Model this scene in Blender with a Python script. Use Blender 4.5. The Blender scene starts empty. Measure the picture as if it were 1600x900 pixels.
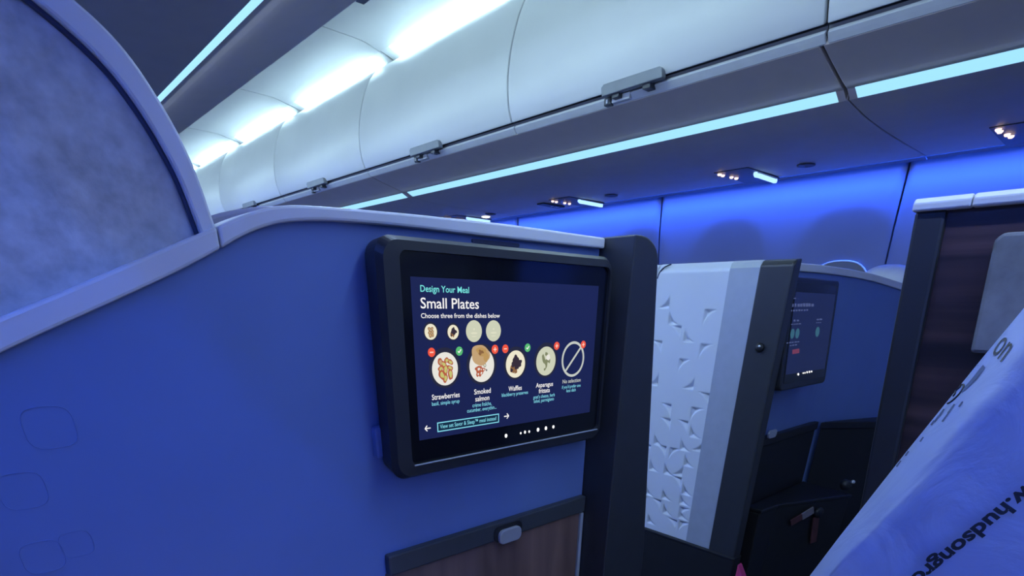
import bpy, bmesh, math, random
from mathutils import Vector, Matrix
random.seed(7)
S = bpy.context.scene
C = S.collection

# ------------------------------------------------------------------ camera
EYE = 1.15                       # eye height over the cabin floor
# world: X across the cabin (towards the far side), Y along it (forward), Z up; the camera stands over the origin
MX = Vector((0.74063238, -0.27297093, 0.61396299))
MY = Vector((-0.67175372, -0.32055616, 0.66782534))
MZ = Vector((0.01451272, -0.90704499, -0.42078351))
FPX, PX, PY = 850.0, 800.0, 870.0     # focal length and principal point in pixels of the 1600x900 frame
cam = bpy.data.cameras.new('camera')
cam.sensor_width = 36.0
cam.lens = FPX / 1600 * 36
cam.shift_x = (800 - PX) / 1600
cam.shift_y = (PY - 450) / 1600
cam.clip_start = 0.02
co = bpy.data.objects.new('camera', cam)
C.objects.link(co)
R = Matrix(((MX[0], -MX[1], -MX[2]), (MY[0], -MY[1], -MY[2]), (MZ[0], -MZ[1], -MZ[2])))
co.matrix_world = Matrix.Translation((0, 0, EYE)) @ R.to_4x4()
S.camera = co

# ------------------------------------------------------------------ colour management, world
S.view_settings.view_transform = 'Standard'
S.view_settings.look = 'None'
S.view_settings.exposure = 0.12
S.view_settings.gamma = 1.0
S.view_settings.use_curve_mapping = False
w = bpy.data.worlds.new('world'); S.world = w; w.use_nodes = True
w.node_tree.nodes['Background'].inputs[0].default_value = (0.02, 0.03, 0.08, 1)
w.node_tree.nodes['Background'].inputs[1].default_value = 1.0

# ------------------------------------------------------------------ the cabin's lamps
def area(name, loc, sx, sy, power, col, rot, spread=180):
    l = bpy.data.lights.new(name, 'AREA'); l.shape = 'RECTANGLE'; l.size = sx; l.size_y = sy
    l.energy = power; l.color = col; l.spread = math.radians(spread)
    o = bpy.data.objects.new(name, l); C.objects.link(o)
    o.location = (loc[0], loc[1], loc[2] + EYE); o.rotation_euler = rot
    return o
BLUE = (0.03, 0.125, 1.0)
YA, YB = -2.4, 8.0               # the length of cabin that is built
CX = 1.35                        # the cabin's centre line
COVE_FAR, COVE_NEAR, STRIP_FAR, STRIP_NEAR = 92.0, 262.0, 11.0, 53.0
area('cove_lamp_far', (2.972, (YA + YB) / 2, 0.60), 0.03, YB - YA - .1, COVE_FAR, (.022, .10, 1.0), (0, math.radians(-8), 0), 58)
area('cove_lamp_near', (2 * CX - 2.972, (YA + YB) / 2, 0.60), 0.03, YB - YA - .1, COVE_NEAR, (.06, .17, 1.0), (0, math.radians(12), 0))
CYAN = (0.48, 0.67, 1.0)
area('strip_lamp_far', (2.074, (YA + YB) / 2, 0.568), 0.03, YB - YA - .1, STRIP_FAR, CYAN, (0, math.radians(25), 0))
area('strip_lamp_near', (2 * CX - 2.074, (YA + YB) / 2, 0.568), 0.03, YB - YA - .1, STRIP_NEAR, CYAN, (0, math.radians(-25), 0))
CEIL_E, CEIL_NEAR = 15.0, 28.0    # strengths of the lamps' diffusers
LED_E = 1.15
FILL_W = 18.0                    # unseen spot added over our own seat for warm fill light

# ------------------------------------------------------------------ helpers
def ray(px, py):
    c = Vector((px - PX, py - PY, FPX)); return Vector((MX.dot(c), MY.dot(c), MZ.dot(c)))
def onX(px, py, x): v = ray(px, py); return v * (x / v.x)
def onY(px, py, y): v = ray(px, py); return v * (y / v.y)
def onZ(px, py, z): v = ray(px, py); return v * (z / v.z)

def loc_of(p):
    v = Vector((0, 0, 0))
    while p is not None: v = v + Vector(p.location); p = p.parent
    return v
def link(name, me, m, parent=None, smooth=False):
    o = bpy.data.objects.new(name, me); C.objects.link(o)
    for mm in (m if isinstance(m, (list, tuple)) else [m]): me.materials.append(mm)
    if parent is not None: o.parent = parent
    off = Vector((0, 0, EYE)) - loc_of(parent)
    for v in me.vertices: v.co += off
    if smooth:
        for f in me.polygons: f.use_smooth = True
    return o
def obj(name, bm, m, parent=None, smooth=False):
    bmesh.ops.recalc_face_normals(bm, faces=bm.faces)
    me = bpy.data.meshes.new(name); bm.to_mesh(me); bm.free()
    return link(name, me, m, parent, smooth)
def thing(name, label, cat, loc, group=None):
    o = bpy.data.objects.new(name, None); C.objects.link(o)
    o.empty_display_size = .05
    o.location = (loc[0], loc[1], loc[2] + EYE)
    return tag(o, label, cat, group)
def tag(o, label, cat, group=None):
    o['label'] = label; o['category'] = cat
    if group: o['group'] = group
    return o
def struct(o): o['kind'] = 'structure'; return o

def bevel(bm, w, seg=2, ang=35):
    es = [e for e in bm.edges if len(e.link_faces) == 2 and e.calc_face_angle(0) > math.radians(ang)]
    if w > 0 and es: bmesh.ops.bevel(bm, geom=es, offset=w, segments=seg, profile=.5, affect='EDGES', clamp_overlap=True)
def box(bm, a, b, bw=0, seg=2):
    t = bmesh.new()
    bmesh.ops.create_cube(t, size=1)
    for v in t.verts: v.co = Vector([(a[i] + b[i]) / 2 + v.co[i] * (b[i] - a[i]) for i in range(3)])
    bevel(t, bw, seg); join(bm, t)
def join(bm, t):
    m = {}
    for v in t.verts: m[v] = bm.verts.new(v.co)
    for f in t.faces:
        try:
            n = bm.faces.new([m[v] for v in f.verts]); n.material_index = f.material_index; n.smooth = f.smooth
        except ValueError: pass
    t.free()
def prism(bm, pts, d, bw=0, seg=2):
    """closed polygon of 3-D points, extruded by the vector d"""
    t = bmesh.new()
    vs = [t.verts.new(p) for p in pts]
    f = t.faces.new(vs)
    r = bmesh.ops.extrude_face_region(t, geom=[f])
    bmesh.ops.translate(t, verts=[v for v in r['geom'] if isinstance(v, bmesh.types.BMVert)], vec=d)
    bmesh.ops.recalc_face_normals(t, faces=t.faces)
    bevel(t, bw, seg); join(bm, t)
def strip(bm, a, b, y0, y1):
    """closed band between two equally long polylines a, b of (x, z), from y0 to y1"""
    n = len(a)
    A0 = [bm.verts.new((p[0], y0, p[1])) for p in a]; A1 = [bm.verts.new((p[0], y1, p[1])) for p in a]
    B0 = [bm.verts.new((p[0], y0, p[1])) for p in b]; B1 = [bm.verts.new((p[0], y1, p[1])) for p in b]
    for i in range(n - 1):
        for q in ((A0[i], A0[i+1], B0[i+1], B0[i]), (A1[i], B1[i], B1[i+1], A1[i+1]),
                  (A0[i], A1[i], A1[i+1], A0[i+1]), (B0[i], B0[i+1], B1[i+1], B1[i])): bm.faces.new(q)
    for i in (0, n - 1): bm.faces.new((A0[i], B0[i], B1[i], A1[i]))
def sweep_y(bm, prof, thick, y0, y1, side=1, bw=0):
    """a sheet with the (x, z) profile, thick to its outer side, swept along Y"""
    n = len(prof); ins = []
    for i, p in enumerate(prof):
        a = Vector(prof[max(i-1, 0)]); b = Vector(prof[min(i+1, n-1)])
        d = (b - a).normalized(); ins.append((p[0] + side * d.y * thick, p[1] - side * d.x * thick))
    t = bmesh.new(); strip(t, prof, ins, y0, y1)
    bmesh.ops.recalc_face_normals(t, faces=t.faces); bevel(t, bw, 2, 60); join(bm, t)
def smooth_pts(pts, k=4):
    """Catmull-Rom through the points"""
    out = []
    P = [pts[0]] + list(pts) + [pts[-1]]
    for i in range(1, len(P) - 2):
        p0, p1, p2, p3 = [Vector(q) for q in P[i-1:i+3]]
        for j in range(k):
            t = j / k
            out.append(tuple(.5 * ((2*p1) + (p2-p0)*t + (2*p0-5*p1+4*p2-p3)*t*t + (3*p1-p0-3*p2+p3)*t**3)))
    out.append(tuple(pts[-1])); return out
def rrect(x0, z0, x1, z1, r, n=6):
    out = []
    for cx, cz, a0 in ((x1-r, z1-r, 0), (x0+r, z1-r, 90), (x0+r, z0+r, 180), (x1-r, z0+r, 270)):
        for i in range(n + 1):
            a = math.radians(a0 + 90 * i / n); out.append((cx + r * math.cos(a), cz + r * math.sin(a)))
    return out
def disc(bm, c, rx, rz, y, n=40, th=.0004, mi=0, wob=None):
    """thin lens-like disc in an X-Z plane facing -Y"""
    t = bmesh.new(); vs = []
    for i in range(n):
        a = 2 * math.pi * i / n; k = 1 + (wob(a) if wob else 0)
        vs.append((c[0] + rx * k * math.cos(a), y, c[1] + rz * k * math.sin(a)))
    prism(t, vs, Vector((0, th, 0)))
    for f in t.faces: f.material_index = mi
    join(bm, t)
def tube(bm, pts, r, n=10):
    pts = [Vector(p) for p in pts]; rings = []
    for i, p in enumerate(pts):
        d = (pts[min(i+1, len(pts)-1)] - pts[max(i-1, 0)]).normalized()
        u = d.cross(Vector((.13, .31, .94))).normalized(); v = d.cross(u)
        rings.append([bm.verts.new(p + r * (math.cos(2*math.pi*k/n) * u + math.sin(2*math.pi*k/n) * v)) for k in range(n)])
    for a, b in zip(rings, rings[1:]):
        for k in range(n): bm.faces.new((a[k], a[(k+1) % n], b[(k+1) % n], b[k]))
    bm.faces.new(rings[0][::-1]); bm.faces.new(rings[-1])
def mir(x): return 2 * CX - x
def lathe(bm, prof, c, axis, n=20):
    """prof of (radius, height) round the axis vector at c"""
    ax = Vector(axis).normalized(); u = ax.orthogonal().normalized(); v = ax.cross(u); c = Vector(c); rings = []
    for r, h in prof:
        rings.append([bm.verts.new(c + ax * h + max(r, 1e-5) * (math.cos(2*math.pi*k/n) * u + math.sin(2*math.pi*k/n) * v)) for k in range(n)])
    for a, b in zip(rings, rings[1:]):
        for k in range(n): bm.faces.new((a[k], a[(k+1) % n], b[(k+1) % n], b[k]))
    bm.faces.new(rings[0][::-1]); bm.faces.new(rings[-1])

# ------------------------------------------------------------------ materials (all procedural)
def mat(name, col, rough=.5, metal=0, spec=.5, var=.06, scale=30, bump=0, coat=0, stretch=(1, 1, 1)):
    m = bpy.data.materials.new(name); m.use_nodes = True; nt = m.node_tree; b = nt.nodes['Principled BSDF']
    b.inputs['Roughness'].default_value = rough; b.inputs['Metallic'].default_value = metal
    b.inputs['Specular IOR Level'].default_value = spec; b.inputs['Coat Weight'].default_value = coat
    tc = nt.nodes.new('ShaderNodeTexCoord'); mp = nt.nodes.new('ShaderNodeMapping'); mp.inputs['Scale'].default_value = stretch
    nz = nt.nodes.new('ShaderNodeTexNoise'); nz.inputs['Scale'].default_value = scale; nz.inputs['Detail'].default_value = 6
    nt.links.new(tc.outputs['Object'], mp.inputs[0]); nt.links.new(mp.outputs[0], nz.inputs['Vector'])
    cr = nt.nodes.new('ShaderNodeValToRGB')
    cr.color_ramp.elements[0].position = .3; cr.color_ramp.elements[1].position = .7
    cr.color_ramp.elements[0].color = [max(0, c * (1 - var)) for c in col] + [1]
    cr.color_ramp.elements[1].color = [min(1, c * (1 + var)) for c in col] + [1]
    nt.links.new(nz.outputs['Fac'], cr.inputs[0]); nt.links.new(cr.outputs[0], b.inputs['Base Color'])
    if bump:
        bp = nt.nodes.new('ShaderNodeBump'); bp.inputs['Strength'].default_value = bump; bp.inputs['Distance'].default_value = .002
        nt.links.new(nz.outputs['Fac'], bp.inputs['Height']); nt.links.new(bp.outputs[0], b.inputs['Normal'])
    return m
def emit(name, col, s=1.0, base=(0, 0, 0)):
    m = bpy.data.materials.new(name); m.use_nodes = True; b = m.node_tree.nodes['Principled BSDF']
    b.inputs['Base Color'].default_value = (*base, 1); b.inputs['Roughness'].default_value = .35
    b.inputs['Emission Color'].default_value = (*col, 1); b.inputs['Emission Strength'].default_value = s
    b.inputs['Specular IOR Level'].default_value = .2
    return m
def wood(name, c1, c2, axis='Y', rough=.35, bands=26):
    m = bpy.data.materials.new(name); m.use_nodes = True; nt = m.node_tree; b = nt.nodes['Principled BSDF']
    b.inputs['Roughness'].default_value = rough
    tc = nt.nodes.new('ShaderNodeTexCoord'); mp = nt.nodes.new('ShaderNodeMapping')
    mp.inputs['Scale'].default_value = {'Y': (6, 1.2, bands), 'Z': (bands, 6, 1.2)}[axis]
    nz = nt.nodes.new('ShaderNodeTexNoise'); nz.inputs['Scale'].default_value = 1.6; nz.inputs['Detail'].default_value = 8; nz.inputs['Distortion'].default_value = .6
    cr = nt.nodes.new('ShaderNodeValToRGB'); e = cr.color_ramp.elements
    e[0].position = .35; e[0].color = (*c1, 1); e[1].position = .72; e[1].color = (*c2, 1)
    nt.links.new(tc.outputs['Object'], mp.inputs[0]); nt.links.new(mp.outputs[0], nz.inputs['Vector'])
    nt.links.new(nz.outputs['Fac'], cr.inputs[0]); nt.links.new(cr.outputs[0], b.inputs['Base Color'])
    return m
M = dict(
    bin=mat('bin_white', (.74, .75, .76), .38, var=.015, scale=6),
    under=mat('underside_grey', (.64, .55, .49), .5, var=.03, scale=14),
    rail=mat('rail_grey', (.62, .63, .66), .35, var=.03),
    gap=mat('gap_dark', (.02, .022, .028), .7),
    handle=mat('handle_grey', (.24, .26, .29), .35, var=.04),
    latch=mat('latch_dark', (.05, .055, .07), .4),
    ceiling=mat('ceiling_white', (.76, .78, .80), .5, var=.01, scale=5),
    side=mat('sidewall_dimmed', (.27, .285, .32), .5, var=.015, scale=8),  # white panels; the darker base colour stands in for less white light
    shade=mat('window_shade', (.25, .265, .30), .5, var=.02),
    rim=mat('window_rim', (.9, .9, .95), .3, var=.02),
    floor=mat('carpet', (.03, .035, .06), .95, var=.4, scale=160, bump=.6),
    bulk=mat('bulkhead', (.25, .27, .33), .6),
    navy=mat('partition_blue', (.12, .19, .43), .42, var=.03, scale=9),
    trim=mat('trim_grey', (.60, .61, .65), .42, var=.02, scale=20),
    fabric=mat('wing_fabric', (.47, .48, .48), .9, var=.22, scale=55, bump=.5),
    pad=mat('pad_fabric', (.12, .125, .14), .85, var=.25, scale=34, bump=.3),
    groove=mat('groove', (.03, .04, .09), .7),
    black=mat('post_black', (.026, .029, .036), .42, var=.08),
    psu=mat('unit_dark', (.13, .13, .15), .5),
    vent=mat('vent_grey', (.16, .16, .20), .6),
    shell=mat('shell_violet', (.30, .30, .42), .5),
    edge=mat('tray_edge', (.045, .052, .062), .4),
    post=mat('far_post', (.028, .031, .036), .38),
    blacker=mat('frame_black', (.010, .011, .014), .45, var=.1),
    case=mat('monitor_case', (.018, .020, .026), .42, var=.08),
    bezel=mat('bezel_black', (.006, .007, .010), .12, var=.05),
    white=mat('panel_white', (.56, .60, .66), .40, var=.012, scale=12),
    metal=mat('strip_metal', (.36, .40, .46), .42, metal=.2, var=.04),
    dark=mat('lower_dark', (.007, .008, .010), .6, var=.15),
    button=mat('latch_silver', (.55, .58, .65), .3, metal=.5, var=.03),
    wood=wood('walnut', (.006, .0045, .006), (.056, .030, .028)),
    traywood=wood('tray_walnut', (.12, .075, .065), (.20, .125, .105), 'Z', .4, 14),
    seat=mat('seat_leather', (.72, .60, .50), .5, var=.06),
    pillow=mat('headrest_pale', (.66, .68, .70), .8, var=.05),
    ink=mat('bag_ink', (.008, .010, .022), .5),
    inkgrey=mat('bag_ink_grey', (.06, .09, .20), .5),
    strap=mat('belt_red', (.07, .022, .026), .7, var=.2),
    strapmetal=mat('belt_tag', (.18, .16, .18), .4),
    pink=mat('pink_cloth', (.65, .05, .20), .8, var=.1),
    L_ceil=emit('ceiling_diffuser', (.60, .87, .98), CEIL_E),
    L_near=emit('ceiling_diffuser_near', (.60, .87, .98), CEIL_NEAR),
    L_end=mat('diffuser_end', (.82, .84, .86), .4),
    L_led=emit('led_strip', (.31, .66, .93), LED_E),
    L_bar=emit('sign_bar', (.32, .55, 1.0), 1.6),
    L_lamp=emit('reading_lamp', (1.0, .72, .62), 1.6),
    L_white=emit('square_lamp', (.9, .92, 1.0), 2.0),
)
def bag_mat():
    m = bpy.data.materials.new('bag_plastic'); m.use_nodes = True; nt = m.node_tree; b = nt.nodes['Principled BSDF']
    b.inputs['Base Color'].default_value = (.39, .47, .76, 1); b.inputs['Roughness'].default_value = .38
    tl = nt.nodes.new('ShaderNodeBsdfTranslucent'); tl.inputs[0].default_value = (.7, .75, .9, 1)
    mx = nt.nodes.new('ShaderNodeMixShader'); mx.inputs[0].default_value = .18
    tc = nt.nodes.new('ShaderNodeTexCoord')
    nz = nt.nodes.new('ShaderNodeTexNoise'); nz.inputs['Scale'].default_value = 16; nz.inputs['Detail'].default_value = 5; nz.inputs['Distortion'].default_value = 1.2
    bp = nt.nodes.new('ShaderNodeBump'); bp.inputs['Strength'].default_value = .5; bp.inputs['Distance'].default_value = .006
    nt.links.new(tc.outputs['Object'], nz.inputs['Vector']); nt.links.new(nz.outputs['Fac'], bp.inputs['Height'])
    nt.links.new(bp.outputs[0], b.inputs['Normal'])
    nt.links.new(b.outputs[0], mx.inputs[1]); nt.links.new(tl.outputs[0], mx.inputs[2])
    nt.links.new(mx.outputs[0], nt.nodes['Material Output'].inputs[0])
    return m
M['bag'] = bag_mat()

# ------------------------------------------------------------------ the cabin shell
FL = -EYE
bm = bmesh.new(); box(bm, (-.55, YA, FL - .05), (3.25, YB, FL)); struct(obj('floor', bm, M['floor']))
bm = bmesh.new(); box(bm, (-.55, YB, FL), (3.25, YB + .05, 1.3)); struct(obj('wall_front', bm, M['bulk']))
bm = bmesh.new(); box(bm, (-.55, YA - .05, FL), (3.25, YA, 1.3)); struct(obj('wall_back', bm, M['bulk']))

PITCH = 1.195
SEAMS = [.826 + PITCH * k for k in range(-2, 7)]      # joints of the bins, the ceiling and its lamps
# ceiling: one panel per bay
CEILP = smooth_pts([(CX, 1.215), (1.60, 1.214), (1.80, 1.213), (1.87, 1.209), (1.93, 1.197), (1.957, 1.190)], 3)
for y0, y1 in zip(SEAMS, SEAMS[1:]):
    bm = bmesh.new()
    full = [(mir(x), z) for x, z in reversed(CEILP)] + CEILP[1:]
    sweep_y(bm, full, .015, y0 + .005, y1 - .005, -1)
    struct(obj('ceiling', bm, M['ceiling'], smooth=False))
bm = bmesh.new(); box(bm, (.3, YA, 1.25), (2.4, YB, 1.28)); struct(obj('ceiling', bm, M['gap']))

# side walls: panels with scooped window recesses
def wall_x(z): return 3.02 + .035 * max(0, min(1, (.56 - z) / .6))
WIN = [1.10 + .57 * k for k in range(-5, 12)]
def scoop(y, z):
    d = 0
    for c in WIN:
        q = (abs((y - c) / .235) ** 2.5 + abs((z - .06) / .355) ** 2.5) ** (1 / 2.5)
        t = max(0, min(1, (1.0 - q) / .60))
        d = max(d, t)
    return .025 * d
def sidewall(y0, y1, far):
    bm = bmesh.new(); ny, nz = max(8, int((y1 - y0) / .022)), 60
    z0, z1 = -.45, .575
    g = []
    for i in range(ny + 1):
        y = y0 + (y1 - y0) * i / ny; row = []
        for j in range(nz + 1):
            z = z0 + (z1 - z0) * j / nz
            e = min(y - y0, y1 - y); r = .012 * max(0, 1 - e / .012) ** 2 + .02 * max(0, 1 - (z1 - z) / .02) ** 2
            x = wall_x(z) + scoop(y, z) + r
            row.append(bm.verts.new((x if far else mir(x), y, z)))
        g.append(row)
    for i in range(ny):
        for j in range(nz): bm.faces.new((g[i][j], g[i+1][j], g[i+1][j+1], g[i][j+1]))
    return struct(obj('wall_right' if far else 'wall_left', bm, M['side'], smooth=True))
PS = [.915 + 1.19 * k for k in range(-2, 6)]
for y0, y1 in zip(PS, PS[1:]):
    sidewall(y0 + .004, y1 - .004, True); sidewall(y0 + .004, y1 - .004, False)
for far in (True, False):                              # the backing behind the joints, and the lower wall
    bm = bmesh.new()
    f = (lambda x: x) if far else mir
    xs = sorted((f(3.115), f(3.14))); box(bm, (xs[0], YA, -.47), (xs[1], YB, .72))
    xs = sorted((f(3.02), f(3.14))); box(bm, (xs[0], YA, FL), (xs[1], YB, -.45), .01)
    xs = sorted((f(2.955), f(3.14))); box(bm, (xs[0], YA, .64), (xs[1], YB, .68))
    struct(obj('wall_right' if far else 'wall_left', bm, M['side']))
nwin = 0
for k, c in enumerate(WIN):
    if not (0 < c < 4.2): continue
    nwin += 1
    x = 3.064
    bm = bmesh.new(); pts = []
    for i in range(48):
        a = 2 * math.pi * i / 48; s, cc = math.sin(a), math.cos(a)
        pts.append((c + .150 * math.copysign(abs(cc) ** .75, cc), .0 + .205 * math.copysign(abs(s) ** .75, s)))
    prism(bm, [(x - .004, p[0] , p[1]) for p in pts], Vector((.006, 0, 0)))
    sh = struct(obj('window_%d' % nwin, bm, M['shade']))
    bm = bmesh.new()
    ring = [(x - .006, p[0], p[1]) for p in pts]; tube(bm, ring + ring[:1], .0035, 8)
    obj('rim', bm, M['rim'], sh, True)

# ------------------------------------------------------------------ overhead bins
DOOR = smooth_pts([(1.818, .661), (1.802, .70), (1.794, .755), (1.796, .82), (1.812, .90), (1.845, .99), (1.885, 1.06), (1.935, 1.11), (1.99, 1.142), (2.045, 1.160)], 3)
UNDER1 = smooth_pts([(1.848, .6285), (1.90, .6145), (1.96, .600), (2.02, .586), (2.0577, .580)], 3)
UNDER2 = smooth_pts([(2.0935, .563), (2.22, .553), (2.41, .547), (2.65, .548), (2.95, .553)], 3)
def P(prof, far): return prof if far else [(mir(x), z) for x, z in prof]
def sd(far): return 1 if far else -1
BINW = ['nearest of the far row, cut by the right edge of the frame', 'large pale overhead bin door in the centre, second of the far row',
        'pale overhead bin door third along the far row, beyond the large centre one', 'small pale bin door fourth along the far row',
        'pale bin door fifth along the far row, above the fabric wing', 'pale bin door at the dim end of the far row']
def overhead_bin(y0, y1, far, label):
    f = (lambda x: x) if far else mir
    t = thing('overhead_bin', label, 'overhead bin', (f(2.1), (y0 + y1) / 2, .66), 'overhead bins on the far side' if far else 'overhead bins above our side')
    bm = bmesh.new(); sweep_y(bm, P(DOOR, far), .02, y0 + .004, y1 - .004, sd(far), .003)
    obj('door', bm, M['bin'], t, True)
    bm = bmesh.new()                                    # the dark body seen in the gaps
    strip(bm, P([(1.836, .664), (1.82, .80), (1.85, .95), (1.92, 1.06), (2.05, 1.135)], far), P([(2.30, .664), (2.30, .80), (2.30, .95), (2.30, 1.06), (2.30, 1.135)], far), y0, y1)
    obj('body', bm, M['gap'], t)
    # rail under the door
    bm = bmesh.new(); box(bm, (min(f(1.838), f(1.90)), y0 + .001, .645), (max(f(1.838), f(1.90)), y1 - .001, .664)); obj('shadow_gap', bm, M['psu'], t)
    bm = bmesh.new(); sweep_y(bm, P([(1.830, .647), (1.832, .6455), (1.838, .6385), (1.846, .6300), (1.853, .6285)], far), .012, y0 + .003, y1 - .003, -sd(far), .002)
    obj('rail', bm, M['rail'], t)
    c = (y0 + y1) / 2
    # lift handle let into the bottom of the door
    bm = bmesh.new()
    ps = [(f(1.797 + max(0, zz - .66) * -.1), yy, zz) for (yy, zz) in ((c - .124, .650), (c - .121, .673), (c - .112, .680), (c + .110, .680), (c + .121, .673), (c + .117, .648))]
    prism(bm, ps, Vector((sd(far) * .024, 0, 0)), .003)
    h = obj('handle', bm, M['handle'], t)
    for yy in (c - .075, c + .050) if far else ():
        bm = bmesh.new(); box(bm, (min(f(1.806), f(1.84)), yy, .637), (max(f(1.806), f(1.84)), yy + .03, .653), .002)
        obj('hinge_block', bm, M['latch'], h)
    if not far: return
    bm = bmesh.new(); box(bm, (min(f(1.826), f(1.85)), c + .100, .629), (max(f(1.826), f(1.85)), c + .130, .653), .004)
    la = obj('latch', bm, M['latch'], t)
    bm = bmesh.new(); box(bm, (min(f(1.823), f(1.83)), c + .110, .634), (max(f(1.823), f(1.83)), c + .118, .646), .002)
    obj('latch_pin', bm, M['rail'], la)
    bm = bmesh.new(); box(bm, (min(f(1.826), f(1.85)), c + .02, .632), (max(f(1.826), f(1.85)), c + .095, .650), .002)
    obj('catch_plate', bm, M['rail'], t)
for k, (y0, y1) in enumerate(zip(SEAMS[1:], SEAMS[2:])):
    overhead_bin(y0, y1, True, ['pale overhead bin door nearest in the far row, cut by the top right corner', BINW[1], BINW[2], BINW[3], BINW[4], BINW[5], 'last pale bin door at the very end of the far row'][k])
for k, (y0, y1) in enumerate(zip(SEAMS[1:3], SEAMS[2:4])):
    overhead_bin(y0, y1, False, ['pale overhead bin above our own seat, its lower lip edging the ceiling', 'pale overhead bin above the fabric wing, next beyond our own seat'][k])

# undersides of the bins with their light strips
def underside(y0, y1, far, label, grp):
    f = (lambda x: x) if far else mir
    t = thing('service_panel', label, 'ceiling panel', (f(2.4), (y0 + y1) / 2, .56), grp)
    bm = bmesh.new()
    sweep_y(bm, P(UNDER1, far), .016, y0 + .005, y1 - .005, -sd(far), .002)
    sweep_y(bm, P(UNDER2, far), .016, y0 + .002, y1 - .002, -sd(far), .002)
    for a, b in ((y0 + .005, y0 + .026), (y1 - .026, y1 - .005)):       # plain ends beyond the lamp
        sweep_y(bm, P([(2.0577, .580), (2.0935, .563)], far), .016, a, b, -sd(far))
    obj('underside', bm, M['under'], t, False)
    bm = bmesh.new(); sweep_y(bm, P([(2.057, .5800), (2.0755, .5715), (2.094, .5628)], far), .012, y0 + .026, y1 - .026, -sd(far))
    obj('light_strip', bm, M['L_led'], t, False)
    bm = bmesh.new(); sweep_y(bm, P([(2.952, .551), (2.972, .545), (2.985, .547)], far), .004, y0 + .002, y1 - .002, -sd(far))
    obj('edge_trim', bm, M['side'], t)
    for a, b in ((y0, y0 + .010), (y1 - .010, y1)):
        bm = bmesh.new(); sweep_y(bm, P([(1.86, .640), (2.1, .596), (2.41, .565)], far), .004, a, b, -sd(far)); obj('joint_seal', bm, M['gap'], t)
MS = [.84 - 2.36, .84, 3.21, 5.58, 7.95]
UL = ['grey panel under the nearest far bins, light strip running off the right edge', 'long grey panel under the far bins with the longest cyan light strip',
      'distant grey panel with a short cyan light strip just above the blue partition', 'farthest grey panel under the bins, behind the blue partition']
for k in range(4): underside(MS[k], MS[k+1], True, UL[k], 'panels under the far bins')
underside(MS[0], MS[1], False, 'brownish grey panel with blue light strip, directly over our own seat', 'panels under our bins')
underside(MS[1], MS[2], False, 'brownish grey panel with blue light strip, top left above the fabric wing', 'panels under our bins')
for far in (True, False):                                # solid bottom of the bins over the panels
    f = (lambda x: x) if far else mir
    bm = bmesh.new(); box(bm, (min(f(1.90), f(2.93)), YA, .642), (max(f(1.90), f(2.93)), YB, .66)); struct(obj('trim_1', bm, M['gap']))

# ceiling lamps along the tops of the bins
CL = ['farthest white ceiling lamp in the row over the far bins'] * 9
names = ['white ceiling lamp beyond the top edge, over the nearest far bin', 'long white ceiling lamp cut by the top edge, above the centre bin', 'bright white ceiling lamp second from the top edge, over the third bin',
         'bright white ceiling lamp third from the top edge, over the fourth bin', 'short white ceiling lamp beside the fabric wing edge', 'last sliver of white ceiling lamp at the fabric wing edge', 'white ceiling lamp at the far end, behind the fabric wing']
for far in (True, False):
    f = (lambda x: x) if far else mir
    rng = range(1, 8) if far else range(2, 8)
    for k in rng:
        y0, y1 = SEAMS[k], SEAMS[k+1]
        lab = names[k-1] if far else 'white ceiling lamp of the near row, hidden above our own bins'
        t = thing('ceiling_lamp', lab, 'ceiling lamp', (f(2.0), (y0 + y1) / 2, 1.17), 'ceiling lamps over the far bins' if far else 'ceiling lamps over our bins')
        bm = bmesh.new(); sweep_y(bm, P([(1.962, 1.190), (2.0, 1.180), (2.044, 1.166)], far), .006, y0 + .09, y1 - .09, -sd(far)); obj('diffuser', bm, M['L_ceil'] if far else M['L_near'], t)
        bm = bmesh.new()
        sweep_y(bm, P([(1.958, 1.192), (2.0, 1.182), (2.048, 1.168)], far), .006, y0 + .008, y0 + .09, -sd(far)); obj('end_cap', bm, M['L_end'], t)
        bm = bmesh.new()
        sweep_y(bm, P([(1.958, 1.192), (2.0, 1.182), (2.048, 1.168)], far), .006, y1 - .09, y1 - .008, -sd(far)); obj('end_cap', bm, M['L_end'], t)

# passenger service units on the underside
def psu(y, label, far=True):
    f = (lambda x: x) if far else mir
    t = thing('reading_light_unit', label, 'reading light', (f(2.78), y, .548), 'reading light units on the far side' if far else 'added fill light units on our side')
    bm = bmesh.new(); box(bm, (min(f(2.63), f(2.94)), y - .03, .5445), (max(f(2.63), f(2.94)), y + .13, .551), .002); obj('base_plate', bm, M['psu'], t)
    bm = bmesh.new(); pts = [(2.725, y - .02, .538), (2.745, y - .012, .536), (2.77, y - .016, .536), (2.91, y - .016, .536), (2.925, y - .012, .537), (2.935, y - .018, .538)]
    tube(bm, [(f(x), b, c) for x, b, c in pts], .009, 10); obj('light_bar', bm, M['L_bar'], t, True)
    for px, dy in ((2.64, .105), (2.67, .105), (2.73, .095), (2.765, .09)):
        bm = bmesh.new(); lathe(bm, [(.009, 0), (.009, .003), (.006, .007), (.001, .008)], (f(px), y + dy, .541), (0, 0, -1)); obj('lamp', bm, M['L_lamp'], t, True)
psu(.46, 'reading light unit at the right edge, partly outside the frame')
psu(1.44, 'reading light unit with blue bar, centre right above the window wall')
psu(2.47, 'reading light unit with blue bar, second from the right, beside a black label plate')
psu(3.50, 'reading light unit just over the blue partition, beside a small white square lamp')
psu(-.10, 'unseen unit added over our own seat to house the warm fill light', False)
sl = bpy.data.lights.new('warm_fill_spot', 'SPOT'); sl.energy = FILL_W; sl.color = (1.0, .84, .70); sl.spot_size = math.radians(52); sl.spot_blend = .6; sl.shadow_soft_size = .02  # spot added for warm bounce off the seat, no such lamp is seen
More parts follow.
